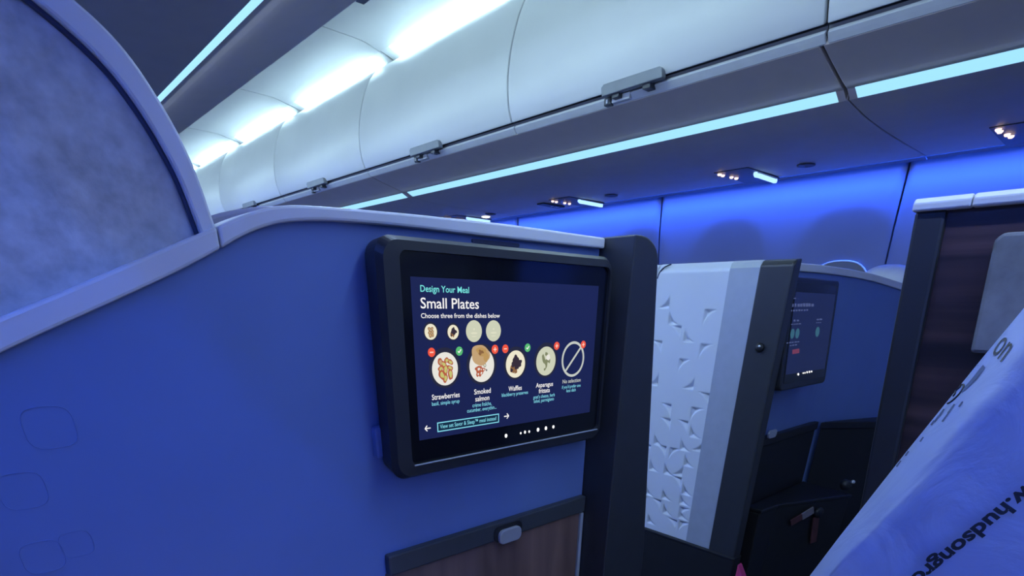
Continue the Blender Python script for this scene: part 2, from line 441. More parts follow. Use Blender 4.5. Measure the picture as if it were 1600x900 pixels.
so = bpy.data.objects.new('warm_fill_spot', sl); C.objects.link(so); so.location = (mir(2.73), -.02, .525 + EYE)
so.rotation_euler = (Vector((.05, -.22, -.72)) - Vector((mir(2.73), -.02, .525))).to_track_quat('-Z', 'Y').to_euler()
def vent(y, label):
    bm = bmesh.new(); lathe(bm, [(.035, .001), (.035, .005), (.028, .006), (.012, .003), (.001, .003)], (2.76, y, .549), (0, 0, -1), 24)
    tag(obj('air_vent', bm, M['vent'], None, True), label, 'vent', 'air vents on the far side')
vent(1.22, 'small round grey vent right of the centre right reading lights'); vent(2.25, 'small round grey vent right of the second reading light unit'); vent(3.27, 'tiny round vent beside the white square lamp')
bm = bmesh.new(); lathe(bm, [(.03, 0), (.03, .004), (.02, .008), (.001, .008)], (2.82, 3.39, .549), (0, 0, -1), 4); tag(obj('square_lamp', bm, M['L_white']), 'small bright white square lamp just above the blue partition', 'lamp')
t = thing('label_plate', 'small black plate with faint marks beside the second reading light unit', 'sign', (2.78, 2.7, .549))
bm = bmesh.new(); box(bm, (2.68, 2.685, .541), (2.86, 2.745, .549), .002); obj('plate', bm, M['blacker'], t)
for k, xx in enumerate((2.77, 2.80, 2.82)):
    bm = bmesh.new(); box(bm, (xx, 2.70, .539), (xx + .008, 2.72, .542)); obj('mark', bm, M['rail'], t)

# ------------------------------------------------------------------ our suite: front partition
TOP = [(-.34, -.170), (-.2, -.113), (-.1, -.069), (.018, -.017), (.069, .005), (.125, .030), (.170, .050), (.212, .0685), (.237, .080), (.262, .0895), (.290, .0955), (.328, .0985), (.376, .1005), (.440, .1025), (.508, .104), (.624, .106), (.838, .1055)]
BOT = [(-.34, -.205), (-.2, -.145), (-.1, -.098), (.018, -.042), (.069, -.019), (.125, .006), (.170, .027), (.212, .0485), (.237, .062), (.262, .0725), (.290, .080), (.328, .0845), (.376, .0868), (.440, .088), (.508, .088), (.624, .088), (.838, .0895)]
part = thing('suite_partition', 'blue front partition of our suite with pale sloping top trim and fabric wing', 'partition', (.25, .72, FL))
bm = bmesh.new()
pts = [(x, .70, z + .004) for x, z in BOT] + [(.838, .70, FL), (-.34, .70, FL)]
prism(bm, pts, Vector((0, .05, 0))); obj('panel', bm, M['navy'], part)
def cut(a, i0, i1): return smooth_pts(a[i0:i1], 3)
bm = bmesh.new(); t_ = bmesh.new(); strip(t_, cut(TOP, 0, 8), cut(BOT, 0, 8), .688, .765); bmesh.ops.recalc_face_normals(t_, faces=t_.faces); bevel(t_, .003, 2, 50); join(bm, t_); obj('top_trim', bm, M['trim'], part)
T2 = [(.2132, .069)] + TOP[8:]; B2 = [(.2132, .049)] + BOT[8:]
bm = bmesh.new(); t_ = bmesh.new(); strip(t_, smooth_pts(T2, 3), smooth_pts(B2, 3), .688, .765); bmesh.ops.recalc_face_normals(t_, faces=t_.faces); bevel(t_, .003, 2, 50); join(bm, t_); obj('top_trim', bm, M['trim'], part)
# fabric privacy wing standing on the sloping part
OUT = smooth_pts([(-.34, .345), (-.2, .335), (-.06, .308), (.05, .272), (.10, .249), (.134, .228), (.154, .2135), (.170, .196), (.186, .169), (.198, .142), (.207, .111), (.215, .066)], 4)
INN = smooth_pts([(-.34, .327), (-.2, .317), (-.065, .290), (.04, .255), (.083, .233), (.112, .216), (.135, .199), (.153, .181), (.168, .158), (.180, .133), (.190, .105), (.199, .060)], 4)
bm = bmesh.new(); t_ = bmesh.new(); strip(t_, OUT, INN, .700, .765); bmesh.ops.recalc_face_normals(t_, faces=t_.faces); bevel(t_, .003, 2, 50); join(bm, t_); wt = obj('wing_trim', bm, M['trim'], part)
bm = bmesh.new(); pts = [(x - .003, .712, z - .002) for x, z in INN] + [(x, .712, z - .006) for x, z in reversed(TOP[:8])]
prism(bm, pts, Vector((0, .04, 0))); obj('wing_fabric', bm, M['fabric'], part)
bm = bmesh.new(); tube(bm, [(x - .001, .709, z - .001) for x, z in INN], .0028, 8); obj('piping', bm, M['groove'], wt)
# slot and bracket behind the monitor
bm = bmesh.new(); prism(bm, [(x, .697, z) for x, z in rrect(.555, .079, .646, .084, .002)], Vector((0, .006, 0))); obj('slot', bm, M['groove'], part)
bm = bmesh.new(); box(bm, (.371, .688, -.202), (.42, .702, -.158), .003); obj('bracket', bm, M['navy'], part)

# faint embossed squares on the blue panel's lower left (they read as soft outlines)
bm = bmesh.new()
for cx, cz, r in [(onY(a, b, .70).x, onY(a, b, .70).z, q) for a, b, q in ((36, 767, .018), (68, 870, .017), (78, 668, .020), (120, 850, .014))]:
    ring = [(cx + r * math.copysign(abs(math.cos(a)) ** .6, math.cos(a)), .6997, cz + r * math.copysign(abs(math.sin(a)) ** .6, math.sin(a))) for a in [2 * math.pi * i / 40 for i in range(41)]]
    tube(bm, ring, .0004, 6)
obj('embossing', bm, M['navy'], part)

# shell of the suite ahead, its curved top just showing over the trim
bm = bmesh.new()
tp = smooth_pts([(-.30, -.20), (.0, -.03), (.12, .03), (.2, .068), (.241, .090), (.289, .1035), (.325, .1085), (.40, .1095), (.6, .109), (.80, .108)], 4)
prism(bm, [(x, .80, z) for x, z in tp] + [(.80, .80, FL), (-.30, .80, FL)], Vector((0, .05, 0)), .004)
tag(obj('seat_shell', bm, M['shell']), 'greyish violet seat shell just showing behind the curved trim of the blue partition', 'seat shell')

# black door post at the partition's right end
bm = bmesh.new()
ptl = [(.840, FL), (.840, .107), (.858, .107)]
for i in range(1, 9):
    a = math.radians(90 - 90 * i / 8); ptl.append((.858 + .054 * math.cos(a), .069 + .038 * math.sin(a)))
ptl += [(.948, -.22), (.982, -.50), (1.0, FL)]
prism(bm, [(x, .627, z) for x, z in ptl], Vector((0, .135, 0)), .0025)
post = tag(obj('door_post', bm, M['black']), 'tall black door post with rounded top corner at the right end of the blue partition', 'door post')

# tray table stowed below the monitor
tray = thing('tray_table', 'dark edged wooden tray table stowed below the large monitor', 'tray table', (.62, .69, -.75))
bm = bmesh.new(); box(bm, (.374, .688, -.391), (.8375, .712, -.356), .003); obj('edge_strip', bm, M['edge'], tray)
bm = bmesh.new(); box(bm, (.372, .694, -.80), (.828, .706, -.389), .002); obj('top', bm, M['traywood'], tray)
bm = bmesh.new(); box(bm, (.829, .690, -.80), (.8375, .708, -.393), .002); obj('side_rail', bm, M['metal'], tray)
bm = bmesh.new(); prism(bm, [(x, .680, z) for x, z in rrect(.596, -.398, .649, -.3705, .011)], Vector((0, .01, 0)), .002); la = obj('latch', bm, M['button'], tray)
bm = bmesh.new(); prism(bm, [(x, .686, z) for x, z in rrect(.587, -.394, .656, -.363, .012)], Vector((0, .004, 0)), .001); obj('latch_recess', bm, M['blacker'], la)

# ------------------------------------------------------------------ the large monitor
SY = .655
mon = thing('seat_monitor', 'large lit monitor with a breakfast menu on our blue partition', 'monitor', (.6, .69, -.08))
bm = bmesh.new()
o_ = rrect(.376, -.229, .824, .074, .022, 8); i_ = rrect(.404, -.209, .811, .0585, .010, 8)
yf = .650
vo0 = [bm.verts.new((x, yf + .010, z)) for x, z in o_]; vo1 = [bm.verts.new((x * .985 + .009, .690, z * .97)) for x, z in o_]
vm = [bm.verts.new((x + (.006 if x < .6 else -.006), yf + .001, z + (.005 if z < -.07 else -.005))) for x, z in o_]
vi0 = [bm.verts.new((x, yf, z)) for x, z in i_]; vi1 = [bm.verts.new((x, SY + .002, z)) for x, z in i_]
n = len(o_)
for i in range(n):
    j = (i + 1) % n
    for a, b in ((vo1, vo0), (vo0, vm), (vm, vi0), (vi0, vi1)): bm.faces.new((a[i], a[j], b[j], b[i]))
bm.faces.new(vo1)
obj('casing', bm, M['case'], mon)
bm = bmesh.new(); prism(bm, [(x, SY, z) for x, z in i_], Vector((0, .004, 0))); glass = obj('screen_glass', bm, M['bezel'], mon)
bm = bmesh.new(); tube(bm, [(.407, yf - .0006, -.2095), (.60, yf - .0006, -.2095), (.808, yf - .0006, -.2095)], .0012, 8); obj('lower_lip', bm, M['metal'], mon)
DY = SY - .0008
d0 = onY(642, 433, DY); d1 = onY(921, 644.4, DY)
D_bg = emit('display_navy', (.0075, .0115, .056), 1.0, (.01, .012, .03))
bm = bmesh.new(); box(bm, (.4205, DY, -.1765), (.7885, DY + .0006, .0300)); disp = obj('display', bm, D_bg, mon)
E_white = emit('screen_white', (.86, .84, .84), 1); E_teal = emit('screen_teal', (.18, .72, .70), 1); E_cyan = emit('screen_cyan', (.22, .66, .80), 1)
E_cream = emit('screen_cream', (.78, .73, .56), 1); E_sage = emit('screen_sage', (.56, .58, .44), 1); E_plate = emit('screen_plate', (.74, .72, .66), 1)
E_red = emit('screen_red', (.80, .09, .05), 1); E_redlight = emit('screen_pink', (.9, .55, .45), 1); E_green = emit('screen_green', (.09, .45, .16), 1); E_ring = emit('screen_ring', (.50, .53, .50), 1)
E_dark = emit('screen_halo', (.018, .020, .045), 1); E_berry = emit('screen_berry', (.035, .025, .04), 1); E_brown = emit('screen_brown', (.24, .12, .05), 1)
E_leaf = emit('screen_leaf', (.52, .50, .16), 1); E_strawb = emit('screen_strawberry', (.42, .10, .05), 1); E_bread = emit('screen_bread', (.50, .33, .17), 1); E_olive = emit('screen_olive', (.20, .22, .12), 1)
E_toast = emit('screen_toast', (.46, .28, .10), 1); E_btn = emit('screen_button', (.006, .022, .055), 1); E_dot = emit('indicator_white', (1, 1, 1), 1.3); E_faint = emit('screen_faint', (.66, .66, .50), 1)

def text_mesh(body, bold=0.0):
    cu = bpy.data.curves.new('text', 'FONT'); cu.body = body; cu.offset = bold; cu.resolution_u = 3
    o = bpy.data.objects.new('text', cu); C.objects.link(o)
    bpy.context.view_layer.update()
    me = bpy.data.meshes.new_from_object(o.evaluated_get(bpy.context.evaluated_depsgraph_get()))
    bpy.data.objects.remove(o); bpy.data.curves.remove(cu)
    return me
def put_text(name, body, A, B, height, m, parent, up=None, normal=None, bold=0.0, lift=0):
    """lettering whose baseline runs from A to B; height = capital height (metres)"""
    me = text_mesh(body, bold)
    xs = [v.co.x for v in me.vertices]; x0, x1 = min(xs), max(xs)
    A, B = Vector(A), Vector(B); r = (B - A); L = r.length; r = r / L
    u = Vector(up) if up is not None else Vector((0, 0, 1)); u = (u - u.dot(r) * r).normalized()
    nn = r.cross(u)
    for v in me.vertices: v.co = A + r * ((v.co.x - x0) / (x1 - x0) * L) + u * (v.co.y / .70 * height) + nn * lift
    return link(name, me, m, parent)
TY = DY - .0005
def st(name, body, a, b, cap, m, bold=.012):
    A = onY(a[0], a[1], TY); B = onY(b[0], b[1], TY); T = onY(a[0], a[1] - cap, TY)
    z = (A.z + B.z) / 2; A.z = B.z = z
    put_text(name, body, A, B, T.z - onY(a[0], a[1], TY).z, m, disp, bold=bold)
st('section_text', 'Design Your Meal', (657, 455.8), (733, 457.8), 10.4, E_teal, .010)
st('heading_text', 'Small Plates', (657.5, 481.8), (748.3, 482.4), 17.0, E_white, .008)
st('hint_text', 'Choose three from the dishes below', (658, 496.6), (781, 496.8), 7.6, E_white, .008)
for body, a, b, cap, m in (
    ('Strawberries', (675, 624.7), (718.4, 620.6), 8.4, E_white), ('Smoked', (741, 616.5), (766.8, 613.5), 8, E_white), ('salmon', (742.8, 627.4), (764.6, 624.7), 8, E_white),
    ('Waffles', (794.6, 611), (815.3, 609.2), 7.5, E_white), ('Asparagus', (837.4, 606), (864, 602.5), 7, E_white), ('frittata', (841.8, 614.4), (859, 612.6), 7, E_white),
    ('No selection', (879, 599), (907, 596.5), 6, E_ring)): st('dish_name', body, a, b, cap, m, .010)
for body, a, b, cap, m in (
    ('basil, simple syrup', (675, 633.6), (718, 629.5), 6, E_cyan), ('crème fraîche,', (738.3, 636), (768, 633), 6, E_cyan), ('cucumber, everythin...', (730, 644.6), (775.8, 638.8), 6, E_cyan),
    ('blackberry preserves', (784, 620), (825, 615.4), 5.6, E_cyan), ("goat's cheese, herb", (833.3, 623.9), (866.7, 618.6), 5.4, E_cyan), ('salad, parmigiano', (834, 629.6), (865.4, 625.4), 5.4, E_cyan),
    ("if you'd prefer one", (878, 607.3), (907, 604.4), 5, E_cyan), ('less dish', (885, 613), (899.4, 611.2), 5, E_cyan)): st('dish_note', body, a, b, cap, m, .004)
def pc(px, py, r):                                  # centre and radius on the screen plane
    c = onY(px, py, DY); e = onY(px, py - r, DY); return (c.x, c.z), abs(e.z - c.z)
def dish(px, py, r, plate, kind):
    bm = bmesh.new(); c, R_ = pc(px, py, r); y = DY - .0003; rnd = random.Random(int(px * 7))
    mats = [plate, E_dark, E_strawb, E_leaf, E_brown, E_berry, E_bread, E_olive, E_toast, E_faint, E_plate]
    if kind != 'empty': disc(bm, (c[0], c[1] + R_ * .06), R_ * 1.22, R_ * 1.22, y + .0002, 40, .0001, 1)
    disc(bm, c, R_, R_, y, 40, .0002, 0)
    def blob(x, z, a, b, mi, dy, wb=.0, rot=0):
        ph = rnd.random() * 6; t = bmesh.new(); vs = []
        for i in range(26):
            th = 2 * math.pi * i / 26; k = 1 + wb * math.sin(3 * th + ph) + wb * .7 * math.sin(5 * th + 2 * ph)
            X, Z = a * k * math.cos(th), b * k * math.sin(th)
            vs.append((c[0] + R_ * (x + X * math.cos(rot) - Z * math.sin(rot)), y - dy, c[1] + R_ * (z + X * math.sin(rot) + Z * math.cos(rot))))
        prism(t, vs, Vector((0, .00008, 0)))
        for f in t.faces: f.material_index = mi
        join(bm, t)
    if kind == 'berries':
        for (x, z, a, b, q) in ((-.36, .42, .16, .24, .4), (-.12, .30, .15, .22, 1.0), (.12, .52, .17, .14, .3), (.40, .40, .22, .13, -.5), (-.36, .05, .2, .14, .6), (.02, .05, .18, .2, .2), (.36, .06, .24, .12, -.4), (-.28, -.34, .20, .30, .5), (.0, -.10, .16, .2, 0), (-.02, -.55, .16, .26, -.2), (.38, -.32, .17, .34, .1)):
            blob(x, z, a * 1.12, b * 1.12, 2, .0002, .06, q); blob(x + .02, z - .01, a * .66, b * .66, 3 if abs(x - z) < .75 else 6, .0003, .08, q)
    elif kind == 'berries_small':
        for (x, z, a, b, q) in ((-.25, .35, .2, .25, .4), (.2, .4, .22, .18, 1.0), (-.2, -.1, .25, .2, .3), (.25, 0, .2, .2, -.5), (-.1, -.45, .25, .26, .6), (.3, -.4, .16, .26, 0)):
            blob(x, z, a * 1.1, b * 1.1, 4, .0002, .06, q); blob(x, z, a * .7, b * .7, 6, .0003, .08, q)
    elif kind == 'salmon':
        for (x, z, a, b, q) in ((-.3, -.2, .26, .2, .3), (-.1, -.45, .22, .14, .9), (-.35, -.5, .14, .16, .2), (.1, -.25, .16, .12, .1)): blob(x, z, a, b, 2, .0002, .14, q); blob(x + .03, z, a * .4, b * .4, 10, .0003, .1, q)
        blob(.22, .0, .11, .11, 7, .00025, .05); blob(.22, .0, .06, .06, 10, .0003, .05); blob(.36, -.3, .05, .06, 5, .0003)
        blob(-.12, .62, .74, .60, 6, .0003, .05, -.25); blob(-.05, .82, .40, .26, 8, .0004, .1, -.3); blob(-.1, .78, .20, .14, 4, .0005, .25, .2); blob(.3, .5, .22, .3, 8, .00045, .1, .2)
    elif kind == 'waffles':
        for (x, z, a, b, q) in ((-.35, -.35, .22, .30, .3), (.0, -.50, .16, .2, 0), (-.1, -.2, .4, .3, .3)): blob(x, z, a, b, 4, .0002, .12, q)
        for (x, z, a, b, q) in ((.0, .3, .34, .34, .2), (.32, .05, .32, .28, .1), (-.15, .05, .3, .28, .4), (.1, -.2, .22, .2, 0), (-.42, -.42, .12, .14, 0)): blob(x, z, a, b, 5, .0003, .14, q)
    elif kind == 'asparagus':
        for (x, z, a, b, q) in ((-.22, .1, .14, .42, .5), (.05, -.1, .12, .38, -.1), (.25, .1, .16, .26, .3), (.0, .5, .14, .12, 0), (-.1, -.55, .12, .08, .6)): blob(x, z, a, b, 7, .0002, .12, q)
        blob(.2, .25, .2, .2, 10, .0003, .08)
    elif kind == 'empty':
        blob(.0, .18, .10, .10, 9, .0002); blob(.0, -.18, .42, .10, 9, .0002); blob(.0, -.48, .34, .05, 9, .0002)
    obj('dish_picture', bm, mats, disp)
dish(673, 518.5, 12.5, E_cream, 'berries_small'); dish(708, 519, 11.5, E_cream, 'waffles'); dish(740.5, 517.5, 17.2, E_sage, 'empty'); dish(771, 517, 16.6, E_sage, 'empty')
dish(695.5, 576.5, 26.3, E_plate, 'berries'); dish(753, 571, 26.5, E_plate, 'salmon'); dish(805.5, 569, 21.5, E_cream, 'waffles'); dish(853, 564.3, 22.8, E_sage, 'asparagus')
def no_sel(px, py, r):
    c, R_ = pc(px, py, r); bm = bmesh.new(); n = 48; y = DY - .0004; rings = []
    for k in (1.0, .86):
        rings.append([bm.verts.new((c[0] + R_ * k * math.cos(2*math.pi*i/n), y, c[1] + R_ * k * math.sin(2*math.pi*i/n))) for i in range(n)])
    for i in range(n): bm.faces.new((rings[0][i], rings[0][(i+1) % n], rings[1][(i+1) % n], rings[1][i]))
    a, wd = .93 * R_, .065 * R_; d = Vector((.70, 0, .714)); q = Vector((d.z, 0, -d.x)); cc = Vector((c[0], y - .0001, c[1]))
    bm.faces.new([bm.verts.new(p) for p in (cc - d * a - q * wd, cc - d * a + q * wd, cc + d * a + q * wd, cc + d * a - q * wd)])
    obj('no_selection_sign', bm, E_ring, disp)
no_sel(895.2, 561.3, 28)
def badge(px, py, r, kind):
    c, R_ = pc(px, py, r); bm = bmesh.new(); y = DY - .0007
    disc(bm, c, R_, R_, y, 24, .0002, 0)
    def bar(x0, z0, x1, z1, wd):
        a = Vector((c[0] + x0 * R_, y - .0001, c[1] + z0 * R_)); b = Vector((c[0] + x1 * R_, y - .0001, c[1] + z1 * R_)); d = (b - a).normalized(); q = Vector((d.z, 0, -d.x)) * wd * R_
        f = bm.faces.new([bm.verts.new(p) for p in (a - q, a + q, b + q, b - q)]); f.material_index = 1
    if kind in 'mp': bar(-.5, 0, .5, 0, .14)
    if kind == 'p': bar(0, -.5, 0, .5, .14)
    if kind == 'c': bar(-.42, 0, -.08, -.34, .13); bar(-.12, -.32, .48, .36, .13)
    obj('badge', bm, [E_green if kind == 'c' else E_red, E_white if kind == 'c' else E_redlight], disp)
for b in ((674, 550.5, 7.3, 'm'), (717.3, 548.6, 7.2, 'c'), (773, 545.8, 7.2, 'p'), (789.2, 545, 6.8, 'm'), (824, 543.3, 6.6, 'c'), (869.5, 540.4, 6.4, 'p'), (911, 538.3, 6, 'p')): badge(*b)
# button outline and arrows
a, b = onY(682.9, 660.3, DY), onY(779.4, 660.6, DY)
x0, x1 = a.x, b.x; z1, z0 = onY(682.9, 660.3, DY).z, onY(682.9, 675.4, DY).z
bm = bmesh.new(); w_ = .0014; y = DY - .0004
for q in (((x0, z1 - w_), (x1, z1)), ((x0, z0), (x1, z0 + w_)), ((x0, z0), (x0 + w_, z1)), ((x1 - w_, z0), (x1, z1))): box(bm, (q[0][0], y, q[0][1]), (q[1][0], y + .0003, q[1][1]))
obj('button_outline', bm, E_cyan, disp)
bm = bmesh.new(); box(bm, (x0, y + .0002, z0), (x1, y + .0004, z1)); obj('button', bm, E_btn, disp)
st('button_text', 'View set Savor & Sleep\u2122 meal instead', (687.7, 669.5), (775.3, 656.5), 6.4, E_cyan, .006)
def arrow(px, py, s, dirx):
    c, R_ = pc(px, py, s); bm = bmesh.new(); y = DY - .0004
    def bar(x0, z0, x1, z1):
        a = Vector((c[0] + dirx * x0 * R_, y, c[1] + z0 * R_)); b = Vector((c[0] + dirx * x1 * R_, y, c[1] + z1 * R_)); d = (b - a).normalized(); q = Vector((d.z, 0, -d.x)) * .16 * R_
        bm.faces.new([bm.verts.new(p) for p in (a - q, a + q, b + q, b - q)])
    bar(-1, 0, 1, 0); bar(.2, .8, 1.02, 0); bar(.2, -.8, 1.02, 0); obj('arrow', bm, E_white, disp)
arrow(668.3, 669.2, 5.4, -1); arrow(791, 650.2, 5.0, 1)
for px, py, r in ((791, 681, 3.0), (814, 676.9, 1.7), (820.6, 675.3, 2.3), (827.2, 674.5, 1.9), (841, 671.5, 3.0), (853.3, 669.2, 2.9), (865, 667, 2.5)):
    c, R_ = pc(px, py, r); bm = bmesh.new(); disc(bm, c, R_ * .8, R_, SY - .0007, 16, .0008); obj('indicator_light', bm, E_dot, glass)

# ------------------------------------------------------------------ our suite: side wall at the right
side = thing('suite_side_wall', 'dark wood side wall with black frame and pale top trim at the right', 'side wall', (.95, -.2, FL))
def edge_y(z): return .258 + (z - .126) * .0927
bm = bmesh.new(); prism(bm, [(.925, -.9, .114), (.925, edge_y(.114), .114), (.925, edge_y(FL), FL), (.925, -.9, FL)], Vector((.05, 0, 0))); obj('panel', bm, M['wood'], side)
bm = bmesh.new(); prism(bm, [(.918, edge_y(.114) - .034, .114), (.918, edge_y(.114), .114), (.918, edge_y(FL), FL), (.918, edge_y(FL) - .034, FL)], Vector((.065, 0, 0)), .004); obj('door_frame', bm, M['blacker'], side)
bm = bmesh.new()
pr = [(.912, .113), (.910, .122), (.914, .127), (.985, .127), (.990, .122), (.988, .113)]
prism(bm, [(x, .199, z) for x, z in pr], Vector((0, .060, 0)), .002); obj('top_trim', bm, M['trim'], side)
bm = bmesh.new(); prism(bm, [(x, -.9, z) for x, z in pr], Vector((0, 1.098, 0)), .002); obj('top_trim', bm, M['trim'], side)
bm = bmesh.new(); prism(bm, [(.900, -.25, .083), (.900, .157, .083), (.900, .1635, .076), (.900, .150, -.046), (.900, -.25, -.046)], Vector((.026, 0, 0)), .004); obj('pad', bm, M['pad'], side)

# ------------------------------------------------------------------ the suite across the aisle
FX = 1.73
sh = thing('aisle_suite_shell', 'white embossed seat shell with silver strip and black post across the aisle', 'seat shell', (FX + .03, .95, FL))
gy0, gy1, gz0, gz1 = .930, 1.185, -.785, .128
g = .0465; sp = []
rnd = random.Random(12)
def pp(px, py): v = onX(px, py, FX); return v.y, v.z
def addc(cx, cy, o, sc=3.75, ox=1000, oy=400, r=.058):
    y, z = pp(ox + cx / sc, oy + cy / sc)
    sp.append((y, z, 1 if 'R' in o else -1, -1 if 'U' in o else 1, r))       # image right is towards smaller y
for q in ((380, 312, 'UL'), (163, 402, 'LL'), (246, 408, 'UR'), (252, 503, 'LL'), (355, 513, 'UL'), (230, 600, 'UL'), (312, 784, 'LR'), (170, 308, 'LR'), (133, 497, 'UR'), (102, 762, 'LR'), (412, 805, 'UR'), (186, 868, 'UR'), (303, 885, 'UL')): addc(*q)
for q in ((205, 40, 'UR'), (316, 55, 'UL'), (203, 120, 'UR'), (297, 132, 'UR'), (106, 258, 'LL'), (300, 216, 'LL'), (372, 300, 'LR'), (248, 287, 'LL'), (178, 268, 'UR'), (196, 272, 'UL'), (160, 416, 'LL'), (268, 372, 'LL'), (262, 432, 'LR'), (262, 440, 'UR'), (356, 380, 'UL'), (82, 395, 'LL'), (260, 525, 'LL'), (250, 592, 'UL'), (150, 560, 'UR'), (150, 550, 'LL'), (245, 578, 'LL'), (70, 540, 'UR'), (62, 530, 'LL'), (240, 655, 'LL'), (236, 668, 'UR'), (248, 668, 'UL'), (70, 680, 'LL'), (52, 605, 'UR'), (155, 630, 'LL'), (345, 540, 'UL'), (60, 470, 'LR'), (95, 260, 'UR')): addc(*q, 3.46, 990, 620, .058)
def emb(y, z):
    d = 0
    for yc, zc, oy, oz, r in sp:
        a = (y - yc) * oy / r; b = (z - zc) * oz / r
        if 0 <= a <= 1 and 0 <= b <= 1:
            k = math.hypot(1 - a, 1 - b) - 1
            if k > 0: d = max(d, min(1.15 * r * k, 1.5 * r * min(a, b)))
    return d
bm = bmesh.new(); ny, nz = 104, 372; G = []
for i in range(ny + 1):
    y = gy0 + (gy1 - gy0) * i / ny; row = []
    for j in range(nz + 1):
        z = gz0 + (gz1 - gz0) * j / nz
        x = FX + emb(y, z) + .02 * max(0, 1 - (gz1 - z) / .03) ** 2
        row.append(bm.verts.new((x, y, z)))
    G.append(row)
for i in range(ny):
    for j in range(nz): bm.faces.new((G[i][j], G[i+1][j], G[i+1][j+1], G[i][j+1]))
ep = obj('embossed_panel', bm, M['white'], sh, False)
for f in ep.data.polygons: f.use_smooth = True
bm = bmesh.new(); box(bm, (FX + .018, .845, FL + .3), (FX + .04, 1.75, .1275), .006); obj('core', bm, M['white'], sh)
bm = bmesh.new(); box(bm, (FX + .004, 1.187, gz0), (FX + .03, 1.75, .127), .01); obj('rear_panel', bm, M['white'], sh)
bm = bmesh.new(); tube(bm, smooth_pts([(FX + .0005, 1.186, .085), (FX + .0005, 1.180, .103), (FX + .002, 1.165, .118), (FX + .010, 1.145, .127)], 4), .0022, 8); obj('joint', bm, M['groove'], sh)
bm = bmesh.new(); sweep = [(FX + .020, .1285), (FX + .006, .122), (FX - .001, .108), (FX - .002, gz0)]
t_ = bmesh.new(); strip(t_, sweep, [(x + .02, z) for x, z in sweep], .838, .931); join(bm, t_); obj('metal_strip', bm, M['metal'], sh)
bm = bmesh.new()
prism(bm, [(FX - .006, .838, gz0 - .012), (FX - .006, .838, .113), (FX + .008, .838, .126), (FX + .042, .838, .130), (FX + .042, .838, FL), (FX + .01, .838, FL), (FX + .01, .838, gz0 - .012)], Vector((0, -.098, 0)), .005)
pst = obj('front_post', bm, M['post'], sh)
kp = onX(1188, 543, FX - .006)
bm = bmesh.new(); lathe(bm, [(.012, 0), (.014, .004), (.012, .010), (.006, .013), (.001, .013)], kp, (-1, 0, 0), 20); kn = obj('door_catch', bm, M['blacker'], pst, True)
bm = bmesh.new(); lathe(bm, [(.004, .010), (.004, .015), (.001, .016)], kp + Vector((0, -.003, .004)), (-1, 0, 0), 12); obj('catch_pin', bm, M['button'], kn, True)
bm = bmesh.new(); box(bm, (FX - .012, .735, FL), (FX + .04, 1.75, gz0), .004); obj('kick_panel', bm, M['dark'], sh)
bm = bmesh.new(); box(bm, (FX - .014, .74, gz0 - .010), (FX + .02, 1.75, gz0 - .001), .002); obj('kick_edge', bm, M['blacker'], sh)

# its front partition with a monitor
fp = thing('aisle_suite_partition', 'blue partition of the suite across the aisle, behind its dark monitor', 'partition', (2.4, .83, FL))
PLAN = smooth_pts([(1.785, .812, .126), (1.926, .812, .128), (2.1, .812, .1305), (2.30, .812, .130), (2.47, .778, .1205), (2.62, .731, .0995), (2.74, .690, .080), (2.95, .61, .045)], 4)
def ribbon(bm, off0, off1, top, bot):
    """a wall along PLAN between two set-backs, from bot(z) to top(z)"""
    rows = []
    for k, p in enumerate(PLAN):
        a, b = Vector(PLAN[max(k-1, 0)]), Vector(PLAN[min(k+1, len(PLAN)-1)]); d = (b - a); nn = Vector((-d.y, d.x, 0)).normalized()
        q = Vector((p[0], p[1], 0))
        rows.append([bm.verts.new(q + nn * o + Vector((0, 0, z))) for o, z in ((off0, bot(p[2])), (off0, top(p[2])), (off1, top(p[2])), (off1, bot(p[2])))])
    for a, b in zip(rows, rows[1:]):
        for k in range(4): bm.faces.new((a[k], b[k], b[(k+1) % 4], a[(k+1) % 4]))
    bm.faces.new(rows[0]); bm.faces.new(rows[-1][::-1])
bm = bmesh.new(); ribbon(bm, 0, .04, lambda z: z - .018, lambda z: FL); obj('panel', bm, M['navy'], fp)
bm = bmesh.new(); ribbon(bm, -.009, .05, lambda z: z, lambda z: z - .023); bmesh.ops.recalc_face_normals(bm, faces=bm.faces); bevel(bm, .003, 2, 50); obj('top_trim', bm, M['trim'], fp)
bm = bmesh.new(); box(bm, (1.785, .790, -.432), (2.36, .813, -.402), .003); ts = obj('tray_edge', bm, M['blacker'], fp)
c = onY(1207, 678, .787); bm = bmesh.new(); prism(bm, [(c.x + x, .784, c.z + z) for x, z in rrect(-.03, -.014, .03, .014, .012)], Vector((0, .008, 0)), .002); obj('latch', bm, M['button'], ts)
bm = bmesh.new(); box(bm, (1.785, .798, FL), (2.36, .812, -.43), .002); obj('tray_panel', bm, M['dark'], fp)

con = thing('side_console', 'dark side console with angled edge below the blue partition across the aisle', 'console', (2.7, .6, FL))
bm = bmesh.new(); prism(bm, [(2.365, .785, -.432), (2.56, .655, -.432), (2.95, .44, -.432), (2.95, .58, -.432), (2.62, .705, -.432), (2.45, .765, -.432)], Vector((0, 0, .028)), .004); obj('top', bm, M['blacker'], con)
bm = bmesh.new(); prism(bm, [(2.375, .784, FL), (2.57, .66, FL), (2.95, .45, FL), (2.95, .58, FL), (2.62, .705, FL), (2.45, .765, FL)], Vector((0, 0, -.432 - FL))); obj('body', bm, M['dark'], con)
bm = bmesh.new(); lathe(bm, [(.016, 0), (.020, .006), (.018, .02), (.008, .024), (.001, .024)], onY(1318, 757, .60), (-.5, -.8, .2), 18); obj('knob', bm, M['blacker'], con, True)
bm = bmesh.new(); lathe(bm, [(.007, 0), (.006, .006), (.001, .007)], onY(1332, 753, .555), (-.5, -.8, .2), 12); obj('knob_cap', bm, M['button'], con, True)
